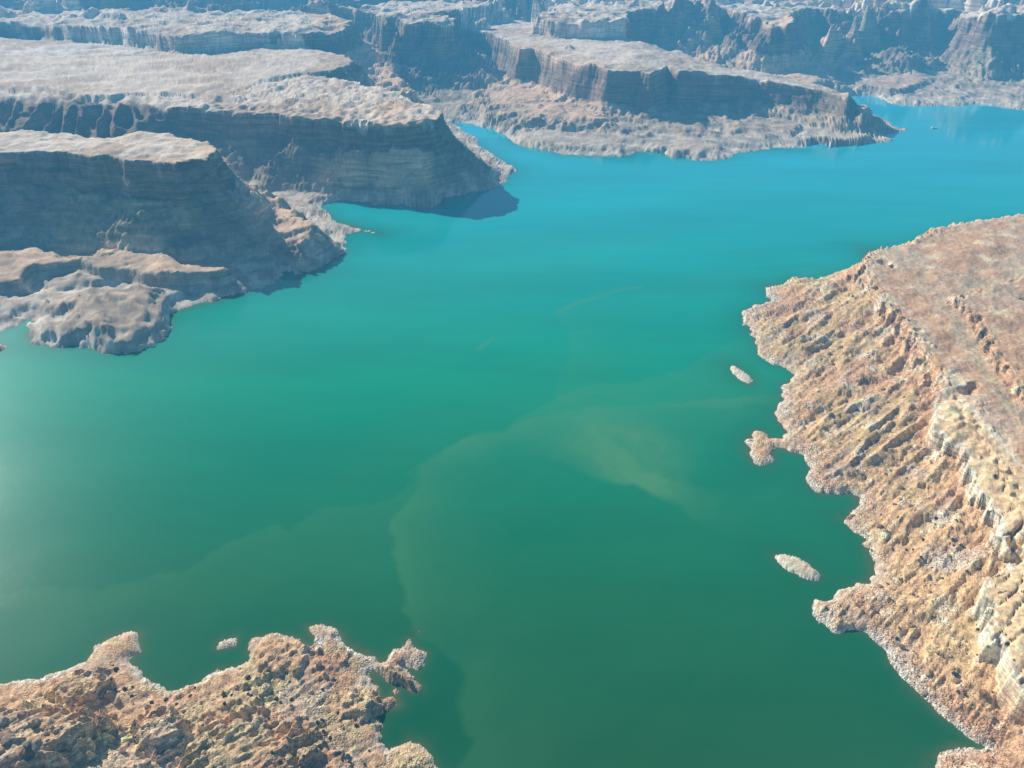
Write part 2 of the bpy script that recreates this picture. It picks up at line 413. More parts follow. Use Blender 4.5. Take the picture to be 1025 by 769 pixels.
    for i, (bh, bw, _p) in enumerate(KNOLL):
        d = q['k%d' % i] + gS * bw * 0.25 + samp(T_BAND, x, y, 200, 0.5) * bw * 0.12
        t = ss(-bw, bw * 0.3, d)
        hS = np.maximum(hS, np.minimum((bh + gS * 2.2) * t, dsu * 1.2 + 1))
    hS = hS + (terr(hS, 4.2, 0.2, med * 0.3) - hS) * ss(4, 25, dsu)
    hS = np.where(dS > 0, hS, np.maximum(dS * 0.3, -30))
    h = np.maximum(np.maximum(hN, hR), hS)
    # ---- islets
    dI = np.full(x.shape, -1e6, np.float32); wI = np.full(x.shape, -1, np.int8)
    for i in range(len(ISL)):
        d = q['I%d' % i] + wob * (0.3 if i in (0, 1, 5) else 0.12) + samp(T_FINE, x, y, 120, 0.4) * 0.5
        hi = np.where(d > 0, ISL_H[i] * (1 - np.exp(-d / (ISL_H[i] * 0.9))) + gS * 0.9 * ss(0, 8, d), np.maximum(d * 0.3, -30))
        h = np.maximum(h, hi)
        wI = np.where(d > dI, i, wI); dI = np.maximum(dI, d)
    M['dI'] = dI; M['wI'] = wI
    M['dN'] = dN; M['dR'] = dR; M['dS'] = dS
    M['ds'] = np.maximum(np.maximum(dN, dR), np.maximum(dS, dI))
    # ---- rubble and rock texture
    if full:
        land = M['ds'] > 0
        r1 = samp(T_RUB, x, y, 330, 0.4) * (330 / TS)
        r2 = samp(T_RUB, x, y, 560, 1.4, 50, 20) * (560 / TS)
        patch = ss(-0.3, 0.9, samp(T_FBM, x, y, 420, 2.0))
        patch2 = ss(0.1, 1.2, samp(T_FBM2, x, y, 620, 0.9))
        lobe = ss(42, 26, np.hypot(x - LOBE[0], y - LOBE[1])); M['lobe'] = lobe
        nearS = (dS > 0); nearR = (lobe < 0.5) & (dR > 0) & (M['rplat'] < 0.5) & (slab < 0.5)
        wr1 = (nearS * (0.03 + 0.6 * patch ** 2) + nearR * (0.06 + 0.5 * patch))
        r2 = np.where(nearS, samp(T_RUB, x, y, 380, 1.4, 50, 20) * (380 / TS), r2)
        wr2 = nearS * patch2 ** 2 * 1.0 * patch + nearR * patch2 ** 2 * 0.35 + (dN > 0) * (1 - topm) * 0.25 * patch2 + (dI > 0) * 0.1
        # a line of fallen blocks along the step on the plateau
        step = np.exp(-((q['T1'] + 4) / 9.0) ** 2) * (dR > 0) + np.exp(-((dT0 - 4) / 10.0) ** 2) * (dR > 0) * 0.8
        wr1 = np.minimum(wr1 + step * 1.0, 1.2) * (1 - 0.9 * slab)
        fade = ss(0, 5, M['ds'])
        h = h + (r1 * wr1 * 0.85 + r2 * wr2 * 0.75) * fade
        h = h + (samp(T_FINE, x, y, 200, 0.3) * 0.12 * (dN < 0) + samp(T_FBM, x, y, 260, 1.0) * 0.35) * land * fade
        h = h + samp(T_FBM2, x, y, 500, 0.3) * 0.8 * (dN > 0) * fade
        M['rub'] = (r1 * wr1 + r2 * wr2)
    M['rg'] = rg; M['med'] = med; M['big'] = big; M['fin'] = fin
    return h.astype(np.float32), M

# ------------------------------------------------------------------ terrain mesh: rays that sample the ground where it is rich in relief
NCOL, NROW = 1480, 1300
TA0, TA1 = R(-58), R(58)
ca = np.linspace(TA0, TA1, NCOL)
NS = 900
sr = np.exp(np.linspace(math.log(290), math.log(13000), NS))
cc = ca[::4]
X = np.sin(cc)[:, None] * sr; Y = np.cos(cc)[:, None] * sr
hc, Mc = height(X, Y, False)
hcl = np.maximum(hc, -3)
eps = np.arctan2(CAM_H - hcl, sr[None, :])
de = np.abs(np.diff(eps, axis=1))
dz = np.abs(np.diff(hcl, axis=1)) / sr[None, 1:]
dl = np.diff(np.log(sr))[None, :]
wland = np.where(np.maximum(hc[:, 1:], hc[:, :-1]) > -2, 1.0, 0.10)
den = (de * 1.0 + dz * 0.7 + dl * 0.02) * wland + dl * 0.004
for hw in (14, 10):
    pad = np.pad(den, ((hw + 1, hw), (0, 0)), mode='edge').cumsum(axis=0)
    den = (pad[2 * hw + 1:] - pad[:-(2 * hw + 1)]) / (2 * hw + 1)
cum = np.concatenate([np.zeros((den.shape[0], 1)), np.cumsum(den, axis=1)], axis=1)
cum /= cum[:, -1:]
tt = np.linspace(0, 1, NROW)
rows_c = np.stack([np.interp(tt, cum[i], np.log(sr)) for i in range(len(cc))])
lo = np.interp(ca, cc, np.arange(len(cc)))
i0 = np.minimum(lo.astype(int), len(cc) - 2); f0 = (lo - i0)[:, None]
RL = rows_c[i0] * (1 - f0) + rows_c[i0 + 1] * f0
far_r = np.log(np.array([13600, 14500, 16000, 18000, 21000, 25000, 30000, 38000, 50000, 70000.]))
RL = np.concatenate([RL, np.broadcast_to(far_r, (NCOL, len(far_r)))], axis=1)
NROWT = RL.shape[1]
RRr = np.exp(RL)
X = (np.sin(ca)[:, None] * RRr).ravel(); Y = (np.cos(ca)[:, None] * RRr).ravel()
Z, M = height(X, Y, True)

# ------------------------------------------------------------------ ground colours per vertex (reflectance, with shade and sunlight mixed into the north)
def c3(*v): return np.array(v, np.float32)
def mix(a, b, t): return a + (b - a) * np.clip(t, 0, 1)[:, None]
n1 = samp(T_FBM, X, Y, 800, 0.2); n2 = samp(T_FBM2, X, Y, 260, 1.5); n3 = samp(T_FINE, X, Y, 300, 0.8)
n4 = samp(T_FBM2, X, Y, 2200, 2.1)
isR = M['dR'] > -20; isS = M['dS'] > -20; isI = M['dI'] > -20; isN = ~(isR | isS | isI)
Zn = Z
# north: slopes and cliffs darkened for shade, tops and flats paled for sunlight
cN = np.broadcast_to(c3(.185, .155, .125), (len(X), 3)).copy()
cN = mix(cN, c3(.24, .16, .11), ss(0.2, 1.6, n1) * 0.6)
cN = mix(cN, c3(.30, .26, .21), ss(0.3, 1.7, n2) * 0.4)
cN = mix(cN, c3(.30, .27, .17), ss(0.6, 1.4, n4) * 0.5)
strat = np.sin(Zn * 0.42 + n1 * 0.7) * 0.5 + np.sin(Zn * 1.05 + n2 * 0.5) * 0.5
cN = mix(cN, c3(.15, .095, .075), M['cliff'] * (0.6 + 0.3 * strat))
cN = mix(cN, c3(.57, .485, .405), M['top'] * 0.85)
drn = 1 - ss(0.03, 0.14, np.abs(samp(T_BAND, X, Y, 3400, 0.9) + 0.5 * n1))
cN = mix(cN, c3(.36, .27, .20), M['top'] * ss(0.0, 0.8, n4 + .6 * n1) * 0.75)
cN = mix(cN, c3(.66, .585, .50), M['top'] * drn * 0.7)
flat = ss(60, 25, Zn) * (M['cliff'] < .5)
cN = mix(cN, c3(.39, .315, .24), flat * (0.3 + 0.45 * ss(-0.6, 0.9, n2 + 0.6 * n1)))
cN = mix(cN, c3(.53, .375, .26), M['bench'] * ss(28, 40, Zn) * (M['cliff'] < .5) * 0.8)
ring = ss(24, 12, Zn + n2 * 1.5) * isN
cN = mix(cN, c3(.52, .47, .40), ring * (0.35 + 0.4 * ss(-0.5, 0.8, n2)))
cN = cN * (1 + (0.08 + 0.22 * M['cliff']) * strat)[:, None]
# right
cR = np.broadcast_to(c3(.53, .345, .19), (len(X), 3)).copy()
cR = mix(cR, c3(.40, .235, .155), ss(0.0, 1.4, n1 + 0.5 * n2) * 0.7)
cR = mix(cR, c3(.37, .30, .155), ss(0.1, 1.1, -n1 + 0.6 * n4) * 0.5)
cR = mix(cR, c3(.55, .45, .34), ss(0.5, 1.6, n2) * 0.6)
cR = mix(cR, c3(.44, .42, .38), ss(0.8, 1.5, samp(T_FBM, X, Y, 300, 2.7)) * 0.4)
cR = mix(cR, c3(.33, .22, .15), ss(0.15, -0.6, M['grain']) * 0.5)
plat = M['rplat']
cP_ = np.broadcast_to(c3(.45, .28, .165), (len(X), 3)).copy()
cP_ = mix(cP_, c3(.46, .34, .24), ss(-0.2, 1.2, n1))
cP_ = mix(cP_, c3(.38, .31, .21), ss(0.4, 1.4, -n4 + 0.4 * n2) * 0.7)
cP_ = mix(cP_, c3(.52, .42, .27), ss(0.9, 1.8, n2 + 0.4 * n4) * 0.7)
cP_ = mix(cP_, c3(.50, .41, .31), np.exp(-((M['dT0'] - 19 + 3 * n2) / 3.0) ** 2) * 0.7)
cP_ = mix(cP_, c3(.40, .35, .24), np.exp(-((M['dT1'] + 24 + 5 * n2) / 12.0) ** 2) * 0.6)
cP_ = mix(cP_, c3(.55, .45, .33), (1 - ss(0.02, 0.09, np.abs(samp(T_BAND, X, Y, 1500, 0.6) + 0.4 * n1))) * 0.6)
cR = mix(cR, cP_, plat)
cR = mix(cR, c3(.58, .41, .245), M['slab'] * 0.85)
edge = np.exp(-((M['dsl'] - 0.5 - 1.5 * n1) / 3.0) ** 2)
cR = mix(cR, c3(.60, .52, .42), edge * 0.9)
cR = mix(cR, c3(.16, .09, .06), M['crk'] * M['slab'] * ss(1, 6, M['dsl']) * .7)
cR = mix(cR, c3(.56, .355, .205), M['lobe'] * isR)
ringR = (1 - M['lobe']) * ss(6.5, 2.5, Zn + n2 * 1.4) * ss(60, 20, M['dR'])
cR = mix(cR, c3(.52, .45, .37), ringR * 0.4)
# south
cS = np.broadcast_to(c3(.52, .335, .20), (len(X), 3)).copy()
cS = mix(cS, c3(.38, .22, .14), ss(0.1, 1.3, n1) * 0.7)
cS = mix(cS, c3(.52, .38, .22), ss(0.2, 1.3, -n1 + 0.4 * n2) * 0.6)
cS = mix(cS, c3(.33, .29, .17), ss(0.5, 1.5, n4 + 0.6 * n2) * 0.6)
cS = mix(cS, c3(.45, .41, .35), ss(0.5, 1.4, samp(T_FBM, X, Y, 340, 0.3)) * 0.35)
ringS = ss(3.4, 1.6, Zn + n2 * 0.5)
cS = mix(cS, c3(.48, .40, .33), ringS * 0.4)
cI = np.broadcast_to(c3(.58, .49, .35), (len(X), 3)).copy()
cI = mix(cI, c3(.42, .31, .21), ss(-.5, 1.2, n3) * 0.5)
cI = np.where((M['wI'] == 2)[:, None] | (M['wI'] == 3)[:, None] | (M['wI'] == 4)[:, None], cI * c3(.68, .58, .5), cI)
cI = np.where((M['wI'] == 5)[:, None], cI * .5, cI)
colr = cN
colr = np.where(isR[:, None], cR, colr); colr = np.where(isS[:, None], cS, colr); colr = np.where(isI[:, None], cI, colr)
# pale and rust lines at the water's edge, common to all shores
nearw = (np.hypot(X, Y) < 1800)
bright = np.exp(-((Zn - 1.2) / 1.0) ** 2) * nearw * ss(-1.3, 0.3, n1)
colr = mix(colr, c3(.60, .56, .49), bright * 0.7)
rust = ss(0.9, -0.6, Zn) * nearw
colr = mix(colr, c3(.34, .20, .11), rust * 0.3)
n3 = n3 * (1 - 0.6 * plat) * np.where(isN, 0.45, 1.0)
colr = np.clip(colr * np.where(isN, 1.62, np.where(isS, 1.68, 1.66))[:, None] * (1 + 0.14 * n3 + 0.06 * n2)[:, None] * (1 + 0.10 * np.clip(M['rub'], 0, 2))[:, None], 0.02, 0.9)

rubat = np.clip((isS | isR) * (0.35 + 0.65 * ss(-0.4, 1.0, n2 + 0.5 * n1)) * (1 - 0.85 * plat) * (1 - 0.8 * M['slab']) + (isR & (plat > .5)) * np.exp(-((M['dT1'] + 4) / 9.0) ** 2) + isI * .0, 0, 1)
# ------------------------------------------------------------------ materials
def new_mat(name):
    m = bpy.data.materials.new(name); m.use_nodes = True
    nt = m.node_tree; nt.nodes.clear()
    out = nt.nodes.new('ShaderNodeOutputMaterial')
    return m, nt, out

def N(nt, t, **kw):
    n = nt.nodes.new(t)
    for k, v in kw.items():
        setattr(n, k, v)
    return n

def rock_material(name, tint=None, scale=1.0):
    m, nt, out = new_mat(name)
    L = nt.links.new
    b = N(nt, 'ShaderNodeBsdfPrincipled')
    b.inputs['Roughness'].default_value = 0.95
    b.inputs['Specular IOR Level'].default_value = 0.15
    geo = N(nt, 'ShaderNodeNewGeometry')
    ns = N(nt, 'ShaderNodeTexNoise'); ns.inputs['Scale'].default_value = 0.22 * scale; ns.inputs['Detail'].default_value = 6; ns.inputs['Roughness'].default_value = 0.65
    L(geo.outputs['Position'], ns.inputs['Vector'])
    ramp = N(nt, 'ShaderNodeMapRange'); ramp.inputs['From Min'].default_value = 0.3; ramp.inputs['From Max'].default_value = 0.7
    ramp.inputs['To Min'].default_value = 0.68 if scale > .5 else 0.88; ramp.inputs['To Max'].default_value = 1.3 if scale > .5 else 1.12
    L(ns.outputs['Fac'], ramp.inputs['Value'])
    mul = N(nt, 'ShaderNodeVectorMath', operation='SCALE')
    if tint is None:
        at = N(nt, 'ShaderNodeAttribute', attribute_name='ground')
        L(at.outputs['Color'], mul.inputs[0])
    else:
        mul.inputs[0].default_value = tint
    L(ramp.outputs[0], mul.inputs['Scale'])
    vo = N(nt, 'ShaderNodeTexVoronoi'); vo.inputs['Scale'].default_value = 0.6 * scale; vo.inputs['Randomness'].default_value = 1.0
    L(geo.outputs['Position'], vo.inputs['Vector'])
    sc_ = N(nt, 'ShaderNodeSeparateColor'); L(vo.outputs['Color'], sc_.inputs[0])
    vr = N(nt, 'ShaderNodeMapRange'); vr.inputs['To Min'].default_value = 0.6; vr.inputs['To Max'].default_value = 1.34
    L(sc_.outputs[0], vr.inputs['Value'])
    rub = N(nt, 'ShaderNodeAttribute', attribute_name='rubble')
    vm = N(nt, 'ShaderNodeMix', data_type='FLOAT'); vm.inputs[2].default_value = 1.0
    L(rub.outputs['Fac'], vm.inputs[0]); L(vr.outputs[0], vm.inputs[3])
    mul2 = N(nt, 'ShaderNodeVectorMath', operation='SCALE'); L(mul.outputs[0], mul2.inputs[0]); L(vm.outputs[0], mul2.inputs['Scale'])
    # bedding: level bands that show on steep faces
    mp = N(nt, 'ShaderNodeMapping'); mp.inputs['Scale'].default_value = (0.009, 0.009, 0.15 if scale < .5 else 0.4)
    L(geo.outputs['Position'], mp.inputs['Vector'])
    bd = N(nt, 'ShaderNodeTexNoise'); bd.inputs['Scale'].default_value = 1.0; bd.inputs['Detail'].default_value = 5; bd.inputs['Roughness'].default_value = 0.7
    L(mp.outputs[0], bd.inputs['Vector'])
    br = N(nt, 'ShaderNodeMapRange'); br.inputs['From Min'].default_value = 0.36; br.inputs['From Max'].default_value = 0.64
    br.inputs['To Min'].default_value = 0.55; br.inputs['To Max'].default_value = 1.5
    L(bd.outputs['Fac'], br.inputs['Value'])
    sn = N(nt, 'ShaderNodeSeparateXYZ'); L(geo.outputs['Normal'], sn.inputs[0])
    stp = N(nt, 'ShaderNodeMapRange'); stp.inputs['From Min'].default_value = 0.84; stp.inputs['From Max'].default_value = 0.45
    L(sn.outputs['Z'], stp.inputs['Value'])
    bm_ = N(nt, 'ShaderNodeMix', data_type='FLOAT'); bm_.inputs[2].default_value = 1.0
    L(stp.outputs[0], bm_.inputs[0]); L(br.outputs[0], bm_.inputs[3])
    mul3 = N(nt, 'ShaderNodeVectorMath', operation='SCALE'); L(mul2.outputs[0], mul3.inputs[0]); L(bm_.outputs[0], mul3.inputs['Scale'])
    L(mul3.outputs[0], b.inputs['Base Color'])
    n2_ = N(nt, 'ShaderNodeTexNoise'); n2_.inputs['Scale'].default_value = 0.5 * scale; n2_.inputs['Detail'].default_value = 5; n2_.inputs['Roughness'].default_value = 0.7
    L(geo.outputs['Position'], n2_.inputs['Vector'])
    bp = N(nt, 'ShaderNodeBump'); bp.inputs['Strength'].default_value = 0.9 if scale > .5 else 0.2; bp.inputs['Distance'].default_value = 0.9 / scale
    L(n2_.outputs['Fac'], bp.inputs['Height'])
    vh = N(nt, 'ShaderNodeMapRange'); vh.inputs['From Max'].default_value = 0.9; vh.inputs['To Min'].default_value = 1.0; vh.inputs['To Max'].default_value = 0.0
    L(vo.outputs['Distance'], vh.inputs['Value'])
    vg = N(nt, 'ShaderNodeMath', operation='MULTIPLY'); L(vh.outputs[0], vg.inputs[0]); L(sc_.outputs[1], vg.inputs[1])
    vg2 = N(nt, 'ShaderNodeMath', operation='MULTIPLY'); L(vg.outputs[0], vg2.inputs[0]); L(rub.outputs['Fac'], vg2.inputs[1])
    b2_ = N(nt, 'ShaderNodeBump'); b2_.inputs['Strength'].default_value = 1.0; b2_.inputs['Distance'].default_value = 1.8 / scale
    L(vg2.outputs[0], b2_.inputs['Height']); L(bp.outputs['Normal'], b2_.inputs['Normal'])
    L(b2_.outputs['Normal'], b.inputs['Normal'])
    L(b.outputs[0], out.inputs['Surface'])
    return m
M_ROCK = rock_material("sandstone_ground")
M_FAR = rock_material("far_sandstone_ground", None, 0.22)

def tag(o, label=None, cat=None, group=None, kind=None):
    if label: o['label'] = label
    if cat: o['category'] = cat
    if group: o['group'] = group
    if kind: o['kind'] = kind

def build_mesh(name, verts, faces, mat, cols=None, smooth=True):
    me = bpy.data.meshes.new(name)
    nv, nf = len(verts), len(faces)
    k = faces.shape[1]
    me.vertices.add(nv); me.vertices.foreach_set('co', verts.astype(np.float32).ravel())
    me.loops.add(nf * k); me.loops.foreach_set('vertex_index', faces.astype(np.int32).ravel())
    me.polygons.add(nf); me.polygons.foreach_set('loop_start', np.arange(0, nf * k, k, dtype=np.int32))
    me.polygons.foreach_set('loop_total', np.full(nf, k, np.int32))
    me.polygons.foreach_set('use_smooth', np.full(nf, smooth, bool))
    me.update(calc_edges=True)
    if cols is not None:
        for an, data in cols.items():
            if data.ndim == 2:
                a = me.attributes.new(an, 'FLOAT_COLOR', 'POINT')
                c4 = np.ones((nv, 4), np.float32); c4[:, :3] = data
                a.data.foreach_set('color', c4.ravel())
            else:
                a = me.attributes.new(an, 'FLOAT', 'POINT')
                a.data.foreach_set('value', data.astype(np.float32))
    me.materials.append(mat)
    o = bpy.data.objects.new(name, me); COL.objects.link(o)
    return o

idx = np.arange(NCOL * NROWT).reshape(NCOL, NROWT)
F = np.stack([idx[:-1, :-1], idx[1:, :-1], idx[1:, 1:], idx[:-1, 1:]], axis=-1).reshape(-1, 4)
zmax = Z[F].max(axis=1)
F = F[zmax > -2.5]
fx = X[F].mean(1); fy = Y[F].mean(1)
v0 = F[:, 0]
reg = np.full(len(F), 0, np.int32)
kN = (M['dN'][v0] > -15) & (M['dR'][v0] < -15)
who = M['who'][v0]
KEYS = list(MESAS.keys())
reg = 10 + who
reg = np.where(M['far'][v0] > 0.5, 20, reg)
notN = (M['dN'][v0] < M['dR'][v0]) | (M['dN'][v0] < M['dS'][v0]) | (M['dN'][v0] < M['dI'][v0])
reg = np.where(notN & (M['dR'][v0] >= np.maximum(M['dS'][v0], M['dI'][v0])), 1, reg)
reg = np.where(notN & (M['dS'][v0] > np.maximum(M['dR'][v0], M['dI'][v0])), 2, reg)
reg = np.where(notN & (M['dI'][v0] > np.maximum(M['dR'][v0], M['dS'][v0])), 30 + M['wI'][v0], reg)
INFO = {
    1: ('promontory_land', 'sunlit orange sandstone promontory with a brown flat top, right side of the lake', 'promontory', 'structure', None),
    2: ('headland_land', 'rubbly tan headland with knobbly spits in the bottom left corner', 'headland', 'structure', None),
    10: ('mesa_hill', 'flat topped mesa with a long shaded cliff nearest on the left shore', 'mesa', 'structure', None),
    11: ('mesa_hill', 'second mesa on the left with pale rock fins along its rim', 'mesa', 'structure', None),
    12: ('plateau_land', 'wide grey flat plateau behind the left mesas', 'plateau', 'structure', None),
    13: ('mesa_hill', 'farthest left mesa dropping into the shadowed side canyon', 'mesa', 'structure', None),
    14: ('mesa_hill', 'long dark walled mesa tapering to a rocky point in the top centre', 'mesa', 'structure', None),
    15: ('canyon_hills', 'row of buttressed canyon cliffs across the top right', 'cliffs', 'structure', None),
    16: ('canyon_hill', 'small cliff butte at the head of the side canyon', 'butte', 'structure', None),
    20: ('distant_terrain', 'hazy canyon country beyond the nearer mesas', 'terrain', 'structure', None),
    30: ('islet', 'small white sliver of an islet in the water off the promontory', 'islet', 'thing', None),
    31: ('islet', 'pale olive lens shaped islet in the dark green bay at lower right', 'islet', 'thing', None),
    32: ('islet', 'small brown rocky islet in the cove above the bottom left headland', 'islet', 'thing', None),
    33: ('islet', 'tiny rock just off the tip of the headland spit', 'islet', 'thing', None),
    34: ('islet', 'tiny rock in the notch between two spits of the headland', 'islet', 'thing', None),
    35: ('islet', 'dark rock islet cut by the left edge below the nearest mesa', 'islet', 'thing', None),
}
for r_, (nm, lb, ct, kd, gp) in INFO.items():
    f = F[reg == r_]
    if not len(f): continue
    u, inv = np.unique(f, return_inverse=True)
    V = np.stack([X[u], Y[u], Z[u]], 1)
    base = np.zeros(3)
    if r_ >= 30:
        base = np.array([X[u].mean(), Y[u].mean(), 0.0])
    o = build_mesh(nm, V - base, inv.reshape(-1, 4), M_FAR if 10 <= r_ < 30 else M_ROCK, {'ground': colr[u], 'rubble': rubat[u]})
    o.location = base
    tag(o, lb, ct, gp, kd)

# ------------------------------------------------------------------ lake water, with silt plumes
PL1 = P([(-200, 620), (0, 598), (100, 588), (180, 575), (240, 545), (300, 520), (345, 497), (385, 490), (430, 462), (480, 437), (520, 420), (560, 396),
         (620, 384), (680, 366), (740, 340), (830, 320), (1300, 350), (1300, 950), (-200, 950)])
PL2 = P([(540, 415), (511, 428), (470, 443), (448, 454), (420, 474), (400, 492), (385, 520), (379, 560), (383, 585), (393, 603), (413, 615), (432, 640), (448, 680),
         (455, 730), (455, 900), (1300, 900), (1300, 420), (700, 400)])
PL3 = P([(500, 445), (556, 462), (572, 469), (590, 477), (612, 485), (632, 486), (655, 500), (700, 530), (760, 545), (900, 545), (900, 350), (480, 350)])
PL4 = P([(560, 310), (600, 291), (680, 277), (760, 273), (822, 264), (900, 270), (900, 420), (560, 400)])
wa = np.linspace(R(-62), R(62), 620); wr = np.exp(np.linspace(math.log(260), math.log(14500), 760))
WX = (np.sin(wa)[:, None] * wr).ravel(); WY = (np.cos(wa)[:, None] * wr).ravel()
wx_ = samp(T_FBM, WX, WY, 1100, 0.3) * 9 ; wy_ = samp(T_FBM2, WX, WY, 1100, 1.2) * 9
qx, qy = WX + wx_, WY + wy_
s1 = sdf(PL1, qx, qy); s2 = sdf(PL2, qx, qy); s3 = sdf(PL3, WX + wx_ * 0.4, WY + wy_ * 0.4); s4 = sdf(PL4, qx, qy)
st = samp(T_FBM, WX, WY, 900, 0.9, 0, 0, 2.0)
silt = 0.26 * ss(-3, 5, s1) * (0.4 + 0.6 * np.exp(-np.maximum(s1, 0) / 70.0)) + 0.34 * ss(-3, 6, s2) * np.exp(-np.maximum(s2, 0) / 60.0)
silt += 0.16 * ss(-3, 3, s4) * np.exp(-np.maximum(s4, 0) / 110.0)
c0 = G(622, 452); c1 = G(700, 505)
ang = math.atan2(c1[1] - c0[1], c1[0] - c0[0])
du = (WX - c0[0]) * math.cos(ang) + (WY - c0[1]) * math.sin(ang); dv = -(WX - c0[0]) * math.sin(ang) + (WY - c0[1]) * math.cos(ang)
st3 = samp(T_FBM, WX + 2 * wx_, WY + 2 * wy_, 520, ang, 0, 0, 1.8)
cloud = 1.35 * np.exp(-(du / 95) ** 2 - (dv / 62) ** 2) * np.clip(0.8 + 0.2 * st3, 0, 1.3) + 0.35 * np.exp(-((du - 70) / 60) ** 2 - ((dv + 8) / 34) ** 2) * np.clip(0.7 + 0.5 * st3, 0, 1.3)
silt += cloud * ss(-4, 8, s3)
silt *= (0.85 + 0.16 * st)
for line in (P([(560, 313), (568, 308), (578, 303), (592, 300), (600, 296), (622, 290), (642, 287)]), P([(478, 350), (486, 344), (494, 339)])):
    dl_ = np.full(WX.shape, 1e9)
    for (ax, ay), (bx_, by_) in zip(line[:-1], line[1:]):
        ex, ey = bx_ - ax, by_ - ay
        t_ = np.clip(((WX - ax) * ex + (WY - ay) * ey) / (ex * ex + ey * ey), 0, 1)
        dl_ = np.minimum(dl_, np.hypot(WX - ax - ex * t_, WY - ay - ey * t_))
    silt += 0.4 * np.exp(-(dl_ / 5.0) ** 2)
silt += 0.05 * np.clip(samp(T_FBM, WX, WY, 2400, DIR_R, 0, 0, 3.0), -1, 2)
LW = Look(WX, WY)
wobw = samp(T_FBM, WX, WY, 900, 0.4) * 2
sh = np.maximum.reduce([LW['N'], LW['R'], LW['S']] + [LW['I%d' % i] for i in range(len(ISL))]) + wobw * 0.5
shal = np.exp(np.minimum(sh, 0) / 4.5) * (np.hypot(WX, WY) < 2000) * (0.55 + 0.3 * np.clip(samp(T_FBM2, WX, WY, 500, 0.3), -1, 1.5))
shelf = np.exp(np.minimum(sh, 0) / 38.0) * (np.hypot(WX, WY) < 2600)
neck = np.array(G(757, 449)); 
halo = np.exp(-(np.hypot(WX - neck[0], WY - neck[1]) / 26.0) ** 2)
shal = np.clip(shal + halo * 0.45 * np.exp(np.minimum(sh, 0) / 16.0), 0, 1)
mw, ntw, ow = new_mat("lake_water")
Lk = ntw.links.new
def attr(n):
    return N(ntw, 'ShaderNodeAttribute', attribute_name=n).outputs['Fac']
def cmix(a, b, f, blend='MIX'):
    x = N(ntw, 'ShaderNodeMix', data_type='RGBA', blend_type=blend)
    for s_, v in ((0, f), (6, a), (7, b)):
        if isinstance(v, (tuple, float, int)): x.inputs[s_].default_value = v
        else: Lk(v, x.inputs[s_])
    return x.outputs[2]
geo = N(ntw, 'ShaderNodeNewGeometry')
sep = N(ntw, 'ShaderNodeSeparateXYZ'); Lk(geo.outputs['Position'], sep.inputs[0])
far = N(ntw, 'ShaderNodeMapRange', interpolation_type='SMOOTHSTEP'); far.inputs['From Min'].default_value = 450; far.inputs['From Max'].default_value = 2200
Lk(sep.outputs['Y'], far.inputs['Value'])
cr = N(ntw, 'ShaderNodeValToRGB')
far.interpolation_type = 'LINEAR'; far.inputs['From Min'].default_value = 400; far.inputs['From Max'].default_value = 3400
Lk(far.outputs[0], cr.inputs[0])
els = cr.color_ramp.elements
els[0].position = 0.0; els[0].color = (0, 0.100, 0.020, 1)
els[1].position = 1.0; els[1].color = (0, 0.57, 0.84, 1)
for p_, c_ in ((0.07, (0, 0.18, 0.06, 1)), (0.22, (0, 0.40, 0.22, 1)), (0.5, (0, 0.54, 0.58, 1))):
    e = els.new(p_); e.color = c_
wm = N(ntw, 'ShaderNodeMapping'); wm.inputs['Scale'].default_value = (0.0016, 0.006, 1); wm.inputs['Rotation'].default_value = (0, 0, 0.5); Lk(geo.outputs['Position'], wm.inputs['Vector'])
wnz = N(ntw, 'ShaderNodeTexNoise'); wnz.inputs['Scale'].default_value = 1.0; wnz.inputs['Detail'].default_value = 7; wnz.inputs['Roughness'].default_value = 0.6; Lk(wm.outputs[0], wnz.inputs['Vector'])
wmr = N(ntw, 'ShaderNodeMapRange'); wmr.inputs['From Min'].default_value = 0.3; wmr.inputs['From Max'].default_value = 0.7; wmr.inputs['To Min'].default_value = 0.86; wmr.inputs['To Max'].default_value = 1.10; Lk(wnz.outputs['Fac'], wmr.inputs['Value'])
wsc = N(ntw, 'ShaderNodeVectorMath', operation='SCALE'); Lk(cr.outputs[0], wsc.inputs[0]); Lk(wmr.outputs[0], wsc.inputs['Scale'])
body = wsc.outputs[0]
body = cmix(body, (0.16, 0.42, 0.17, 1), attr('silt'))
body = cmix(body, (0.006, 0.16, 0.07, 1), attr('shelf'))
body = cmix(body, (0.13, 0.16, 0.07, 1), attr('shallow'))
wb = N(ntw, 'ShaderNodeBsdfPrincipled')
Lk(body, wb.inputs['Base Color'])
wb.inputs['Roughness'].default_value = 0.07
wb.inputs['IOR'].default_value = 1.33
wn = N(ntw, 'ShaderNodeTexNoise'); wn.inputs['Scale'].default_value = 0.12; wn.inputs['Detail'].default_value = 5; wn.inputs['Roughness'].default_value = 0.6
Lk(geo.outputs['Position'], wn.inputs['Vector'])
wn2 = N(ntw, 'ShaderNodeTexNoise'); wn2.inputs['Scale'].default_value = 0.006; wn2.inputs['Detail'].default_value = 3; Lk(geo.outputs['Position'], wn2.inputs['Vector'])
wr_ = N(ntw, 'ShaderNodeMapRange'); wr_.inputs['From Min'].default_value = 0.35; wr_.inputs['From Max'].default_value = 0.7; wr_.inputs['To Min'].default_value = 0.06; wr_.inputs['To Max'].default_value = 0.11; Lk(wn2.outputs['Fac'], wr_.inputs['Value']); Lk(wr_.outputs[0], wb.inputs['Roughness'])
bw = N(ntw, 'ShaderNodeBump'); bw.inputs['Strength'].default_value = 0.25; bw.inputs['Distance'].default_value = 0.25
Lk(wn.outputs['Fac'], bw.inputs['Height']); Lk(bw.outputs['Normal'], wb.inputs['Normal'])
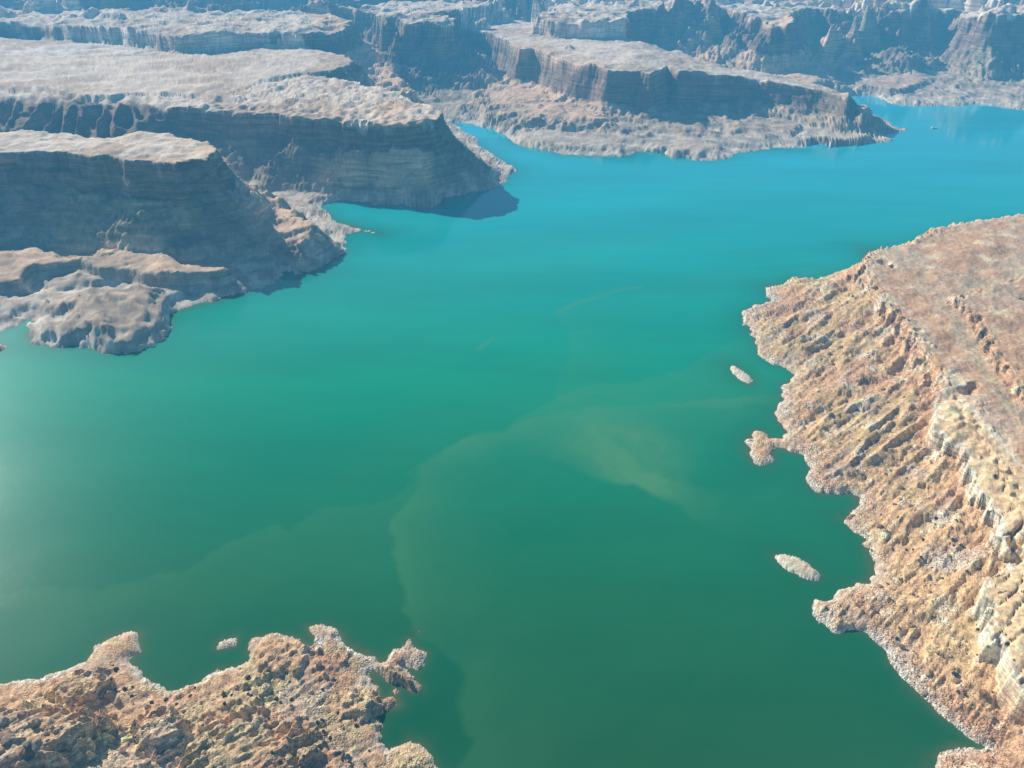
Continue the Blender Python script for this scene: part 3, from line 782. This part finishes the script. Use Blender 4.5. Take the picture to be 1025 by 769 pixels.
gl = N(ntw, 'ShaderNodeBsdfGlossy'); gl.inputs['Roughness'].default_value = 0.38; gl.inputs['Color'].default_value = (0.72, 0.95, 1, 1)
fr = N(ntw, 'ShaderNodeFresnel'); fr.inputs['IOR'].default_value = 1.33
mm = N(ntw, 'ShaderNodeMath', operation='MULTIPLY'); mm.inputs[1].default_value = 0.15; Lk(fr.outputs[0], mm.inputs[0])
mx = N(ntw, 'ShaderNodeMixShader'); Lk(mm.outputs[0], mx.inputs[0]); Lk(wb.outputs[0], mx.inputs[1]); Lk(gl.outputs[0], mx.inputs[2])
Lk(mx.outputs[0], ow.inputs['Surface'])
wi = np.arange(len(wa) * len(wr)).reshape(len(wa), len(wr))
WF = np.stack([wi[:-1, :-1], wi[1:, :-1], wi[1:, 1:], wi[:-1, 1:]], axis=-1).reshape(-1, 4)
o = build_mesh('lake_water', np.stack([WX, WY, np.zeros_like(WX)], 1), WF, mw, {'silt': np.clip(silt, 0, 1) * 0.6, 'shallow': shal, 'shelf': shelf * 0.5})
tag(o, 'green to turquoise lake with pale silt plumes winding between the shores', 'lake', None, 'structure')

# ground sheet far below, reaching the horizon on every side
gv = np.array([(-90000, -90000, -60), (90000, -90000, -60), (90000, 90000, -60), (-90000, 90000, -60)], float)
o = build_mesh('ground', gv, np.array([[0, 1, 2, 3]]), rock_material("desert_ground", (0.35, 0.26, 0.19), 0.01), smooth=False)
tag(o, 'desert ground sheet running out to the horizon', 'ground', None, 'structure')

# ------------------------------------------------------------------ boulders
def boulder_mesh(seed, lump=0.5):
    r = np.random.default_rng(seed)
    import bmesh
    bm = bmesh.new()
    bmesh.ops.create_icosphere(bm, subdivisions=3, radius=1.0)
    co = np.array([v.co[:] for v in bm.verts])
    # cut the ball by random planes so that it breaks into flat facets, like split sandstone
    for k in range(11):
        n = r.normal(size=3); n /= np.linalg.norm(n)
        dd = 0.55 + 0.3 * r.random()
        s = co @ n - dd
        co = co - np.clip(s, 0, None)[:, None] * n[None, :] * 0.95
    co = co + 0.03 * np.sin(co[:, [1, 2, 0]] * 9 + r.random() * 6)
    co[:, 2] = co[:, 2] * 0.8
    for v, c in zip(bm.verts, co): v.co = c
    me = bpy.data.meshes.new('boulder')
    bm.to_mesh(me); bm.free()
    for p in me.polygons: p.use_smooth = False
    return me
tints = [(.50, .36, .24), (.42, .27, .18), (.52, .43, .33)]
bmats = [rock_material("boulder_stone_%d" % i, t, 1.6) for i, t in enumerate(tints)]
protos = []
for i in range(9):
    me = boulder_mesh(100 + i)
    me.materials.append(bmats[i % 3])
    protos.append(me)

def in_poly(px, py, poly):
    c = False; n = len(poly)
    for i in range(n):
        x1, y1 = poly[i]; x2, y2 = poly[(i + 1) % n]
        if (y1 > py) != (y2 > py) and px < (x2 - x1) * (py - y1) / (y2 - y1) + x1: c = not c
    return c

def scatter(zone, z, n, rmin, rmax, label, group, pw=2.5, mats=None):
    xs = [p[0] for p in zone]; ys = [p[1] for p in zone]
    pts = []
    while len(pts) < n:
        px = random.uniform(min(xs), max(xs)); py = random.uniform(min(ys), max(ys))
        if in_poly(px, py, zone): pts.append(G(px, py, z))
    a = np.array(pts)
    hz, _ = height(a[:, 0], a[:, 1], True)
    for (x, y), h in zip(pts, hz):
        if h < 0.3: continue
        r_ = rmin + (rmax - rmin) * random.random() ** pw
        o = bpy.data.objects.new('boulder', random.choice(protos))
        o.location = (x, y, float(h) + r_ * 0.22)
        o.rotation_euler = (random.uniform(-.3, .3), random.uniform(-.3, .3), random.uniform(0, 6.28))
        o.scale = (r_ * random.uniform(.8, 1.3), r_ * random.uniform(.7, 1.0), r_ * random.uniform(.65, 1.0))
        COL.objects.link(o)
        tag(o, label, 'boulder', group, 'thing')
scatter([(-5, 725), (40, 715), (75, 740), (90, 775), (-5, 775)], 20, 34, 2.2, 6.5, 'big split sandstone block heaped in the bottom left corner', 'big blocks in the bottom left corner', 1.3)
scatter([(75, 690), (170, 700), (230, 735), (200, 770), (100, 770)], 12, 44, 1.2, 4.0, 'brown boulder on the rubbly slope left of centre on the headland', 'boulders on the headland slope')
scatter([(230, 660), (300, 655), (370, 690), (370, 765), (250, 765)], 8, 44, 1.0, 3.4, 'tan boulder scattered on the eastern half of the bottom left headland', 'boulders on the eastern headland')
scatter([(800, 300), (870, 300), (930, 400), (930, 500), (880, 560), (820, 440)], 25, 55, 1.6, 5.0, 'boulder on the sunlit slope of the right promontory above the coves', 'boulders on the promontory slope')
scatter([(880, 560), (980, 570), (1020, 700), (1010, 740), (930, 690), (890, 630)], 18, 70, 1.1, 4.2, 'boulder on the rubble slope at lower right near the dark green bay', 'boulders on the lower right slope')

# ------------------------------------------------------------------ shrubs on the near shores
def shrub_mesh(seed):
    r = np.random.default_rng(seed); V = []; Fc = []
    for k in range(170):
        d = r.normal(size=3); d /= np.linalg.norm(d); d[2] = abs(d[2])
        c = d * (0.35 + 0.65 * r.random() ** 0.5) * np.array([1, .9, .75])
        u = r.normal(size=3) * .17; v = r.normal(size=3) * .17
        i = len(V); V += [c - u, c + v, c + u, c - v]; Fc.append((i, i + 1, i + 2, i + 3))
    me = bpy.data.meshes.new('shrub'); me.from_pydata([tuple(a) for a in V], [], Fc); me.update()
    return me
mleaf, ntl, ol = new_mat("shrub_leaves")
bl = N(ntl, 'ShaderNodeBsdfPrincipled'); bl.inputs['Roughness'].default_value = .8
nl = N(ntl, 'ShaderNodeTexNoise'); nl.inputs['Scale'].default_value = 1.5
ml = N(ntl, 'ShaderNodeMix', data_type='RGBA'); ml.inputs[6].default_value = (.10, .13, .055, 1); ml.inputs[7].default_value = (.18, .18, .09, 1)
ntl.links.new(nl.outputs['Fac'], ml.inputs[0]); ntl.links.new(ml.outputs[2], bl.inputs['Base Color']); ntl.links.new(bl.outputs[0], ol.inputs['Surface'])
boulder_protos = protos
def scatter_shrubs(zone, z, n, label, group):
    global protos
    before = set(bpy.data.objects)
    protos = SHR
    scatter(zone, z, n, 1.0, 2.3, label, group, 1.5)
    protos = boulder_protos
    for o in set(bpy.data.objects) - before:
        o.name = 'shrub'; o['category'] = 'shrub'; o.location.z -= 0.3
SHR = [shrub_mesh(i) for i in range(4)]
for m_ in SHR: m_.materials.append(mleaf)
scatter_shrubs([(110, 660), (170, 695), (230, 680), (260, 700), (200, 715), (110, 700)], 4, 26, 'small dark green shrub on the sandy strip behind the bottom left cove', 'shrubs behind the cove')
scatter_shrubs([(240, 665), (370, 690), (370, 765), (260, 765)], 8, 30, 'small dark shrub among the rocks on the eastern part of the bottom left headland', 'shrubs on the eastern headland')
scatter_shrubs([(850, 500), (960, 520), (1010, 730), (900, 650), (870, 600)], 18, 46, 'small dark shrub on the tan slope of the promontory at lower right', 'shrubs on the lower right slope')
# ------------------------------------------------------------------ houseboat far out on the turquoise reach
def simple_mat(name, col, rough=0.5):
    m, nt, out = new_mat(name)
    b = N(nt, 'ShaderNodeBsdfPrincipled'); b.inputs['Roughness'].default_value = rough
    ns = N(nt, 'ShaderNodeTexNoise'); ns.inputs['Scale'].default_value = 3.0
    mr = N(nt, 'ShaderNodeMapRange'); mr.inputs['To Min'].default_value = 0.9; mr.inputs['To Max'].default_value = 1.05
    nt.links.new(ns.outputs['Fac'], mr.inputs['Value'])
    vm = N(nt, 'ShaderNodeVectorMath', operation='SCALE'); vm.inputs[0].default_value = col
    nt.links.new(mr.outputs[0], vm.inputs['Scale']); nt.links.new(vm.outputs[0], b.inputs['Base Color'])
    nt.links.new(b.outputs[0], out.inputs['Surface'])
    return m
MW_ = simple_mat("boat_white", (.8, .8, .78)); MG_ = simple_mat("boat_window", (.04, .06, .08), .15); MB_ = simple_mat("boat_blue", (.08, .15, .3))

def boxes(name, bs, mat, parent, bev=0.0):
    import bmesh
    bm = bmesh.new()
    for (cx, cy, cz, sx, sy, sz) in bs:
        g = bmesh.ops.create_cube(bm, size=1.0)
        for v in g['verts']:
            v.co = (cx + v.co.x * sx, cy + v.co.y * sy, cz + v.co.z * sz)
    if bev:
        bmesh.ops.bevel(bm, geom=bm.edges[:], offset=bev, segments=2, affect='EDGES')
    me = bpy.data.meshes.new(name); bm.to_mesh(me); bm.free(); me.materials.append(mat)
    o = bpy.data.objects.new(name, me); COL.objects.link(o); o.parent = parent
    return o
def hull(parent, L_, W_, H_):
    import bmesh
    bm = bmesh.new()
    rings = []
    for t in np.linspace(0, 1, 9):
        w = W_ / 2 * (1 - max(0, (t - 0.6) / 0.4) ** 2 * 0.92)
        rise = max(0, t - 0.7) * 1.6
        rings.append([bm.verts.new((t * L_ - L_ / 2, s * w * k, zz)) for (s, k, zz) in ((-1, 1, H_ + rise), (-1, .75, -0.4), (1, .75, -0.4), (1, 1, H_ + rise))])
    for a, b in zip(rings[:-1], rings[1:]):
        for i in range(4):
            bm.faces.new((a[i], a[(i + 1) % 4], b[(i + 1) % 4], b[i]))
    bm.faces.new(rings[0]); bm.faces.new(rings[-1][::-1])
    bmesh.ops.recalc_face_normals(bm, faces=bm.faces)
    me = bpy.data.meshes.new('hull'); bm.to_mesh(me); bm.free(); me.materials.append(MW_)
    o = bpy.data.objects.new('hull', me); COL.objects.link(o); o.parent = parent
bx, by = G(935.5, 128.5)
MB_ = MW_
boat = bpy.data.objects.new('houseboat', None); COL.objects.link(boat); boat.location = (bx, by, 0); boat.rotation_euler = (0, 0, R(-12)); boat.scale = (1.3, 1.9, 0.75)
tag(boat, 'tiny white houseboat alone on the bright blue water at upper right', 'houseboat', None, 'thing')
hull(boat, 17, 5, 1.2)
cb = boxes('cabin', [(-1.5, 0, 2.45, 10.5, 4.2, 2.5)], MW_, boat, .12)
boxes('roof', [(-1.5, 0, 3.8, 12, 4.8, .2)], MW_, boat, .05)
boxes('canopy', [(-4, 0, 5.6, 5, 4.0, .15)] + [(-4 + a * 2.3, b * 1.8, 4.7, .08, .08, 1.7) for a in (-1, 1) for b in (-1, 1)], MB_, boat)
for s in (-1, 1):
    for k in range(3):
        boxes('window', [(-5 + k * 3.2, s * 2.12, 2.6, 2.0, .06, .9)], MG_, boat)

# ------------------------------------------------------------------ haze: absorbing air over the country, blue glow added for scattered light
mh, nth, oh = new_mat("haze_air")
ab = N(nth, 'ShaderNodeVolumeAbsorption'); ab.inputs['Color'].default_value = (0.25, 0.10, 0.0, 1); 
ab.inputs['Density'].default_value = 1 / 11000.0
em = N(nth, 'ShaderNodeEmission'); em.inputs['Color'].default_value = (0.12, 0.56, 0.98, 1); em.inputs['Strength'].default_value = 1.0 / 11000.0
ad = N(nth, 'ShaderNodeAddShader')
nth.links.new(ab.outputs[0], ad.inputs[0]); nth.links.new(em.outputs[0], ad.inputs[1]); nth.links.new(ad.outputs[0], oh.inputs['Volume'])
hv = np.array([(x, y, z) for z in (-80, 760) for (x, y) in ((-7000, -1500), (7000, -1500), (7000, 10500), (-7000, 10500))], float)
hf = np.array([[3, 2, 1, 0], [4, 5, 6, 7], [0, 1, 5, 4], [1, 2, 6, 5], [2, 3, 7, 6], [3, 0, 4, 7]])
o = build_mesh('haze', hv, hf, mh, smooth=False)
tag(o, 'thin blue haze of air over the lake and canyons', 'haze', None, 'structure')

# ------------------------------------------------------------------ light
SUN_AZ, SUN_EL = R(-43.3), R(29.5)      # azimuth from straight ahead (+Y), negative to the left
sd = bpy.data.lights.new("sun", 'SUN'); so = bpy.data.objects.new("sun", sd); COL.objects.link(so)
sd.energy = 5.0; sd.angle = R(0.5); sd.color = (1.0, 0.92, 0.80)
tx, ty, tz = math.sin(SUN_AZ) * math.cos(SUN_EL), math.cos(SUN_AZ) * math.cos(SUN_EL), math.sin(SUN_EL)
from mathutils import Vector
so.rotation_euler = Vector((tx, ty, tz)).to_track_quat('Z', 'Y').to_euler()
w = bpy.data.worlds.new("World"); scene.world = w; w.use_nodes = True
nw = w.node_tree; nw.nodes.clear()
sky = nw.nodes.new('ShaderNodeTexSky'); sky.sky_type = 'NISHITA'; sky.sun_disc = False
sky.sun_elevation = SUN_EL; sky.sun_rotation = SUN_AZ; sky.altitude = 1500; sky.air_density = 1.0; sky.dust_density = 1.0
bg = nw.nodes.new('ShaderNodeBackground'); bg.inputs['Strength'].default_value = 0.05
wo = nw.nodes.new('ShaderNodeOutputWorld')
nw.links.new(sky.outputs[0], bg.inputs[0]); nw.links.new(bg.outputs[0], wo.inputs[0])
scene.view_settings.view_transform = 'Standard'; scene.view_settings.look = 'None'; scene.view_settings.exposure = 0; scene.view_settings.gamma = 1
scene.render.engine = 'CYCLES'
scene.cycles.max_bounces = 5; scene.cycles.diffuse_bounces = 2; scene.cycles.glossy_bounces = 2; scene.cycles.volume_bounces = 0
